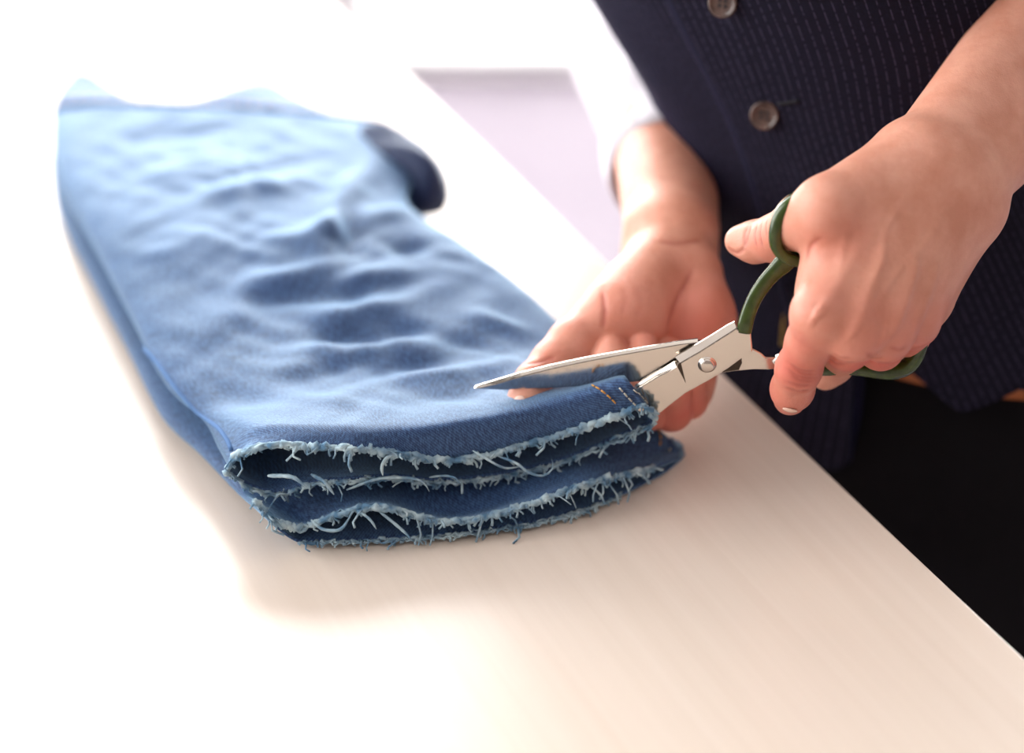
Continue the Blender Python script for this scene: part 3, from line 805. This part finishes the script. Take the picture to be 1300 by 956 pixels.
for p, r, a in [(MC['i'], .016, .55), (MC['m'], .017, .7), (MC['r'], .017, .75), (MC['p'], .016, .7), (W(1014,468,.866), .020, .8), (W(1003,500,.89), .018, .75), (W(1024,440,.85), .016, .6),
                (W(1060,300,.85), .018, .35), (W(960,312,.885), .014, .35), (W(1080,445,.87), .020, .9), (W(1120,445,.87), .020, .9), (W(1150,435,.88), .018, .85),
                (W(790,410,.945), .022, .55), (W(878,420,.955), .024, .85), (W(776,450,.935), .016, .5), (W(818,445,.935), .016, .5), (W(740,440,.94), .018, .5),
                (W(860,520,.94), .022, .9), (W(700,470,.925), .016, .4), (W(840,440,.955), .02, .7)]:
    fl = np.maximum(fl, a*np.exp(-((BV - p)**2).sum(1)/r**2))
# creases of the skin: knuckle wrinkles and palm lines, traced over the surface
BVS = BVHTree.FromPolygons([tuple(v) for v in BV], [tuple(int(i) for i in f) for f in BF])
crs = np.zeros(len(BV)); dsp = np.zeros(len(BV))
def skin_line(px, width, depth):
    pts = []
    for x, y in catmull(px, 26):
        h_ = BVS.ray_cast(Vector(EYE), Vector(unit(ray(x, y))))
        if h_[0] is not None: pts.append(np.array(h_[0][:]))
    if len(pts) < 4: return
    P = np.array(pts); near = np.where((np.abs(BV - P.mean(0)).max(1) < np.abs(P - P.mean(0)).max() + .01))[0]
    d2 = ((BV[near][:, None, :] - P[None])**2).sum(-1); j = d2.argmin(1); t_ = j/(len(P)-1)
    f_ = np.exp(-d2.min(1)/width**2)*np.clip(np.sin(np.pi*np.clip(t_, .04, .96))*2.2, 0, 1)
    crs[near] = np.maximum(crs[near], depth*f_); dsp[near] = np.maximum(dsp[near], depth*f_*.0005)
for q in ([(954,286),(950,298),(946,312)], [(961,285),(958,300),(961,314)], [(967,282),(965,296),(968,314)], [(974,279),(972,289),(974,300)],
          [(1000,460),(1017,470),(1036,471)], [(998,468),(1014,478),(1035,480)], [(1004,463),(1018,474),(1034,475)], [(997,484),(1012,489),(1030,489)], [(996,492),(1012,497),(1028,496)], [(1003,474),(1016,483),(1032,484)],
          [(1052,455),(1062,462),(1074,462)], [(1056,448),(1068,455),(1080,455)], [(1100,448),(1112,455),(1124,454)], [(1130,440),(1142,444),(1152,440)],
          [(1022,330),(1030,312),(1044,300)], [(949,288),(945,300),(946,315)], [(946,315),(935,321),(923,314)]): skin_line(q, .0010, .75)
for q in ([(832,305),(862,309),(894,304)], [(846,420),(856,388),(882,338)], [(764,366),(768,394),(765,418)], [(664,462),(684,460),(706,452)],
          [(668,470),(686,468),(700,462)]): skin_line(q, .0014, .8)
skin_line([(789,362),(795,380),(789,400)], .0016, .3); skin_line([(806,362),(814,384),(806,404)], .0016, .22)
def skin_ridge(px, width, height):
    pts = []
    for x, y in catmull(px, 40):
        h_ = BVS.ray_cast(Vector(EYE), Vector(unit(ray(x, y))))
        if h_[0] is not None: pts.append(np.array(h_[0][:]))
    P = np.array(pts); near = np.where((np.abs(BV - P.mean(0)).max(1) < np.abs(P - P.mean(0)).max() + .012))[0]
    d2 = ((BV[near][:, None, :] - P[None])**2).sum(-1); t_ = d2.argmin(1)/(len(P)-1)
    dsp[near] -= height*np.exp(-d2.min(1)/width**2)*np.clip(np.sin(np.pi*np.clip(t_, .02, .98))*1.8, 0, 1)
skin_ridge([(1166,318),(1156,353),(1144,392),(1130,428)], .0032, .0019)          # tendons
skin_ridge([(1128,310),(1112,352),(1090,412)], .0034, .0011)
skin_ridge([(1100,300),(1070,350),(1042,400)], .0036, .0008)
skin_ridge([(1190,330),(1180,370),(1166,405)], .0030, .0008)
skin_ridge([(1150,250),(1125,290),(1118,330),(1100,372)], .0017, .0007)          # veins
skin_ridge([(1200,270),(1172,312),(1140,345),(1108,395)], .0017, .0006)
skin_ridge([(1086,262),(1074,300),(1064,345)], .0018, .0005)
for x_, y_, w_, h2 in ((1038,398,.0052,.0014),(1082,420,.005,.0010),(1124,426,.005,.0014),(1164,408,.0045,.0009)): skin_ridge([(x_-5,y_-3),(x_,y_),(x_+5,y_+3),(x_+6,y_+4)], w_, h2)
vn = np.zeros((len(BV), 3)); fn = np.cross(BV[BF[:, 1]] - BV[BF[:, 0]], BV[BF[:, 2]] - BV[BF[:, 0]])
for j in range(4): np.add.at(vn, BF[:, j], fn)
vn /= np.linalg.norm(vn, axis=1, keepdims=True) + 1e-12
mv = BV - vn*dsp[:, None] - np.array([C0[0], C0[1], -T])
person.data.vertices.foreach_set('co', mv.ravel()); person.data.update()
at = person.data.attributes.new('crease', 'FLOAT', 'POINT'); at.data.foreach_set('value', crs)
at = person.data.attributes.new('flush', 'FLOAT', 'POINT'); at.data.foreach_set('value', fl)

# fingernails, laid on the finger ends
BV_B = BVS
def nail(cx, cy, ux, uy, ln, wd, lift=.0003):
    """outline centre in the picture, direction to the tip, half length and half width in pixels"""
    u = unit((ux, uy)); v = np.array([-u[1], u[0]]); n1, n2 = 12, 9; V = []; ok = True
    for i in range(n1):
        a = i/(n1-1)*2 - 1
        w = wd*(1 - abs(a)**3.2*.55)
        for j in range(n2):
            b = j/(n2-1)*2 - 1
            x, y = np.array([cx, cy]) + u*a*ln*(1 - .12*b*b*(1 if a > 0 else 1.6)) + v*b*w
            p, n = hit(BV_B, x, y, lift + .0003*(1 - b*b))
            if p is None: return
            V.append(p)
    F = [(i*n2 + j, (i+1)*n2 + j, (i+1)*n2 + j + 1, i*n2 + j + 1) for i in range(n1-1) for j in range(n2-1)]
    o = fix_normals(mesh_obj('fingernail', V, F, M['nail'], person))
    m_ = o.modifiers.new('thick', 'SOLIDIFY'); m_.thickness = .0007; m_.offset = 0
nail(933, 303, -16, 1, 13.0, 14.0, .0005)
nail(1003, 519.5, -2, 10, 1.8, 9)
nail(660, 510, -6, 9, 8, 7)

# ---------------------------------------------------------------- waistcoat
def sell(psi, a, b, e=2.5):
    c, s_ = math.cos(psi), math.sin(psi)
    return math.copysign(abs(c)**(2/e), c)*b, math.copysign(abs(s_)**(2/e), s_)*a
_zg = np.linspace(-.35, .5, 171); _kg = np.exp(-np.linspace(-2, 2, 13)**2); _kg /= _kg.sum()
_sm = lambda zs, vs_: np.convolve(np.pad(np.interp(_zg, zs, vs_), 6, mode='edge'), _kg, 'valid')
_ag = _sm([-.25,-.10,-.03,0,.04,.08,.11,.14,.17,.22,.28,.40], [.168,.164,.150,.134,.118,.110,.104,.110,.126,.132,.136,.150])
_bg = _sm([-.25,-.10,0,.08,.16,.26,.40], [.120,.112,.098,.092,.092,.100,.110])
def ring_ab(z): return np.interp(z, _zg, _ag), np.interp(z, _zg, _bg)      # half width and half depth of the clothed trunk
PSI_E = -.105        # front edge of the overlapping panel
def hem(psi):
    pts = [(-3.15,.03),(-1.6,.02),(-1.0,.0),(-.5,-.045),(.0,-.055),(.035,-.05),(.06,.028),(.22,.015),(.33,-.001),(.37,-.001),(.64,.014),(1.0,.012),(1.6,.03),(3.15,.03)]
    return float(np.interp(psi, [p for p, _ in pts], [z for _, z in pts]))
def trunk_pt(psi, z, grow=0.0):
    a, b = ring_ab(z); f, l = sell(psi, a + grow, b + grow); p = axis(z) + BN*f + BL*l
    return p
def vest_mesh():
    psis = list(np.linspace(-math.pi, PSI_E - .0005, 62)) + list(np.linspace(PSI_E + .0005, .8, 46)) + list(np.linspace(.83, math.pi, 40)); n = len(psis); rows = 70
    V = []; UV = []
    arc = [0.0]
    for i in range(1, n):
        arc.append(arc[-1] + np.linalg.norm(trunk_pt(psis[i], .12) - trunk_pt(psis[i-1], .12)))
    i0 = min(range(n), key=lambda i: abs(psis[i]))
    for r in range(rows):
        v = (r/(rows-1))**1.1
        for i, ps in enumerate(psis):
            z0 = hem(ps); z = z0 + (.40 - z0)*v
            g = .006 + (.0030 if ps > PSI_E else 0.0) * (1 if ps < 1.6 else 0)
            g += .0035*max(0, 1 - (z - z0)/.09)
            # soft drag folds across the waist
            g += .0016*math.sin(55*z + 5*math.sin(2*ps) + 2.1*ps)*math.exp(-((ps + .9)/.7)**2) + .0014*math.sin(38*z - 4*ps)
            V.append(trunk_pt(ps, z, g)); UV.append((arc[i] - arc[i0], z*1.08))
    F = [(r*n + i, r*n + i + 1, (r+1)*n + i + 1, (r+1)*n + i) for r in range(rows-1) for i in range(n-1)]
    o = fix_normals(mesh_obj('waistcoat', V, F, M['vest'], person, uv=UV))
    m_ = o.modifiers.new('cloth', 'SOLIDIFY'); m_.thickness = .0025; m_.offset = -1
    return o
vest = vest_mesh(); BV_V = bvh_of(vest)
def button(x, y, R=.0072):
    c, nrm = hit(BV_V, x, y, .0022); nrm = unit(nrm - FWD*.9 + UPV*.1)
    ex = unit(np.cross(nrm, UPV)); ey = np.cross(nrm, ex); n = 36; V = []; F = []; FM = []
    prof = [(.0,-.0006),(.9,-.0006),(1.0,.0),(1.0,.0008),(.95,.0014),(.86,.0015),(.78,.0011),(.72,.0006),(.66,.0004),(.45,.0003),(.0001,.0003)]
    for r, h in prof:
        for k in range(n): q = 2*math.pi*k/n; V.append(c + (ex*math.cos(q) + ey*math.sin(q))*R*max(r, .0001) + nrm*h)
    for i in range(len(prof)-1):
        for k in range(n): F.append((i*n + k, i*n + (k+1) % n, (i+1)*n + (k+1) % n, (i+1)*n + k)); FM.append(0)
    for hx, hy in ((-.21,-.13),(.17,-.22),(.22,.13),(-.16,.22)):            # the four sewing holes with their thread
        b0 = len(V)
        for ring, h in ((.13, .0005), (.0001, .00052)):
            for k in range(10): q = 2*math.pi*k/10; V.append(c + ex*(hx + ring*math.cos(q))*R + ey*(hy + ring*math.sin(q))*R + nrm*h)
        for k in range(10): F.append((b0 + k, b0 + (k+1) % 10, b0 + 10 + (k+1) % 10, b0 + 10 + k)); FM.append(1)
    o = mesh_obj('button', V, F, None, vest, mats=[M['button'], M['thread']], fmat=FM)
for x, y in ((921, 1), (973, 144), (1029, 300), (1082, 436)): button(x, y)
for x, y in ((1006, 129), (953, -12)):                                      # worked end of each buttonhole
    P = [hit(BV_V, x + dx, y - dx*.16, .0006)[0] for dx in np.linspace(-18, 8, 9)]
    if all(p is not None for p in P): m = MB(); m.tube(P, .0008, 6); m.build('buttonhole', M['thread'], vest)

# ---------------------------------------------------------------- shirt sleeves
def sleeve(name, path, rad, seed, folds=.0026, fold_from=.25):
    P = catmull(path, 90); r = np.interp(np.linspace(0, 1, 90), np.linspace(0, 1, len(rad)), rad); n = 56; V = []
    rg = np.random.default_rng(seed); ph = rg.uniform(0, 6, 6)
    t0 = unit(P[1] - P[0]); nx = unit(np.cross(t0, [0,0,1.0]))
    for i in range(90):
        t = unit(P[min(i+1, 89)] - P[max(i-1, 0)]); nx = unit(nx - t*np.dot(nx, t)); ny = np.cross(t, nx); s_ = i/89
        for k in range(n):
            q = 2*math.pi*k/n
            w = folds*(math.sin(30*s_ + 2*q + ph[0])*math.sin(q + ph[1]) + .7*math.sin(57*s_ - 3*q + ph[2]))*min(1, s_/.08)*min(1, (1 - s_)/.1 + .25)
            V.append(P[i] + (nx*math.cos(q) + ny*math.sin(q))*(r[i] + w))
    F = [(i*n + k, i*n + (k+1) % n, (i+1)*n + (k+1) % n, (i+1)*n + k) for i in range(89) for k in range(n)]
    o = fix_normals(mesh_obj(name, V, F, M['shirt'], person))
    m_ = o.modifiers.new('cloth', 'SOLIDIFY'); m_.thickness = .0016; m_.offset = -1
    return o, P
slv, sp_ = sleeve('shirt_sleeve', [shR + [0,0,.01], (shR + elbR)/2, elbR, W(822, 20, 1.215), W(843, 125, 1.130), W(857, 220, 1.062)], [.064,.060,.056,.052,.045,.0355], 3)
m = MB(); cp = [sp_[-9], sp_[-5], sp_[-1] + (sp_[-1] - sp_[-2])*.3]
m.tube(cp, [.0365,.0365,.0360], 48, cap=False); cuff = m.build('cuff', M['shirt'], slv); q_ = cuff.modifiers.new('cloth', 'SOLIDIFY'); q_.thickness = .003
sl2, _ = sleeve('shirt_sleeve', [shL + [0,0,.01], (shL + elb)/2, elb*.92 + shL*.08, elb + (W(1330,40,.95) - elb)*.12], [.062,.058,.054,.052], 5)
m = MB(); pc = elb + (W(1330,40,.95) - elb)*.05; pd = unit(W(1330,40,.95) - elb)
m.tube([pc - pd*.01, pc + pd*.01, pc + pd*.03], [.054,.056,.054], 40, cap=False); c2 = m.build('rolled_cuff', M['shirt'], sl2); q_ = c2.modifiers.new('cloth', 'SOLIDIFY'); q_.thickness = .005
# shirt body: shoulders and collar above the waistcoat
SB = Limb(); SB.c(shR, shL, .056, .056, .05); SB.c(axis(.30), axis(.42), .098, .090, .05); SB.c(axis(.30)-BL*.06, axis(.42)-BL*.06, .08, .08, .05); SB.c(axis(.30)+BL*.06, axis(.42)+BL*.06, .08, .08, .05); SB.c(axis(.42), axis(.50) + BN*.012, .066, .060, .05)
v_, f_ = sdf_mesh([SB], .006); mesh_obj('shirt_body', v_, f_, M['shirt'], person)

# ---------------------------------------------------------------- trousers, belt, shoes
TR = Limb()
for s_ in (-1, 1):
    hip = axis(0) + BL*s_*.075 + np.array([0,0,-.12]); knee = axis(0) + BL*s_*.085 + BN*.0 + np.array([0,0,-.47]); ank = axis(0) + BL*s_*.09 - BN*.02 + np.array([0,0,-.87])
    TR.c(hip, knee, .092, .072, .03); TR.c(knee, ank, .070, .060, .02)
TR.e(axis(0) + np.array([0,0,-.10]), np.array([BL, BN, [0,0,1.0]]), (.172, .122, .13), .03)
TR.e(axis(0) + np.array([0,0,-.03]), np.array([BL, BN, [0,0,1.0]]), (.140, .096, .20), .03)
v_, f_ = sdf_mesh([TR], .006)
v_[:, 2] = np.minimum(v_[:, 2], .03); v_[:, 2] = np.maximum(v_[:, 2], -T + .03)
trs = mesh_obj('trousers', v_, f_, M['trouser'], person)
def belt():
    n = 96; V = []; F = []
    for zz, g in ((.004,.0005),(.004,.0045),(.034,.0035),(.034,.0)):
        for k in range(n):
            ps = 2*math.pi*k/n; a, b = ring_ab(zz); f, l = sell(ps, a + .001 + g, b + .001 + g, 2.2); V.append(axis(0) + BN*f + BL*l + np.array([0,0,zz]))
    for i in range(4):
        for k in range(n): F.append((i*n + k, i*n + (k+1) % n, ((i+1) % 4)*n + (k+1) % n, ((i+1) % 4)*n + k))
    return fix_normals(mesh_obj('belt', V, F, M['leather'], person))
bl = belt()
bc = axis(0) + BN*(ring_ab(.02)[1] + .007) - BL*.02 + np.array([0,0,.019]); m = MB()
hw, hh_ = .018, .016
m.tube([bc - BL*hw + [0,0,hh_], bc + BL*hw + [0,0,hh_], bc + BL*hw - [0,0,hh_], bc - BL*hw - [0,0,hh_], bc - BL*hw + [0,0,hh_*.98]], .002, 8)
m.build('buckle', M['brass'], bl)
for s_ in (-1, 1):
    a_ = axis(0) + BL*s_*.09; a_[2] = -T
    SHO = Limb(); SHO.c(a_ - BN*.05 + [0,0,.035], a_ + BN*.06 + [0,0,.032], .036, .036, .02); SHO.c(a_ + BN*.06 + [0,0,.03], a_ + BN*.16 + [0,0,.026], .038, .030, .02); SHO.c(a_ - BN*.04 + [0,0,.04], a_ - BN*.03 + [0,0,.09], .036, .036, .02)
    v_, f_ = sdf_mesh([SHO], .005); v_[:, 2] = np.maximum(v_[:, 2], -T + .001)
    mesh_obj('shoe', v_, f_, M['shoe'], person)
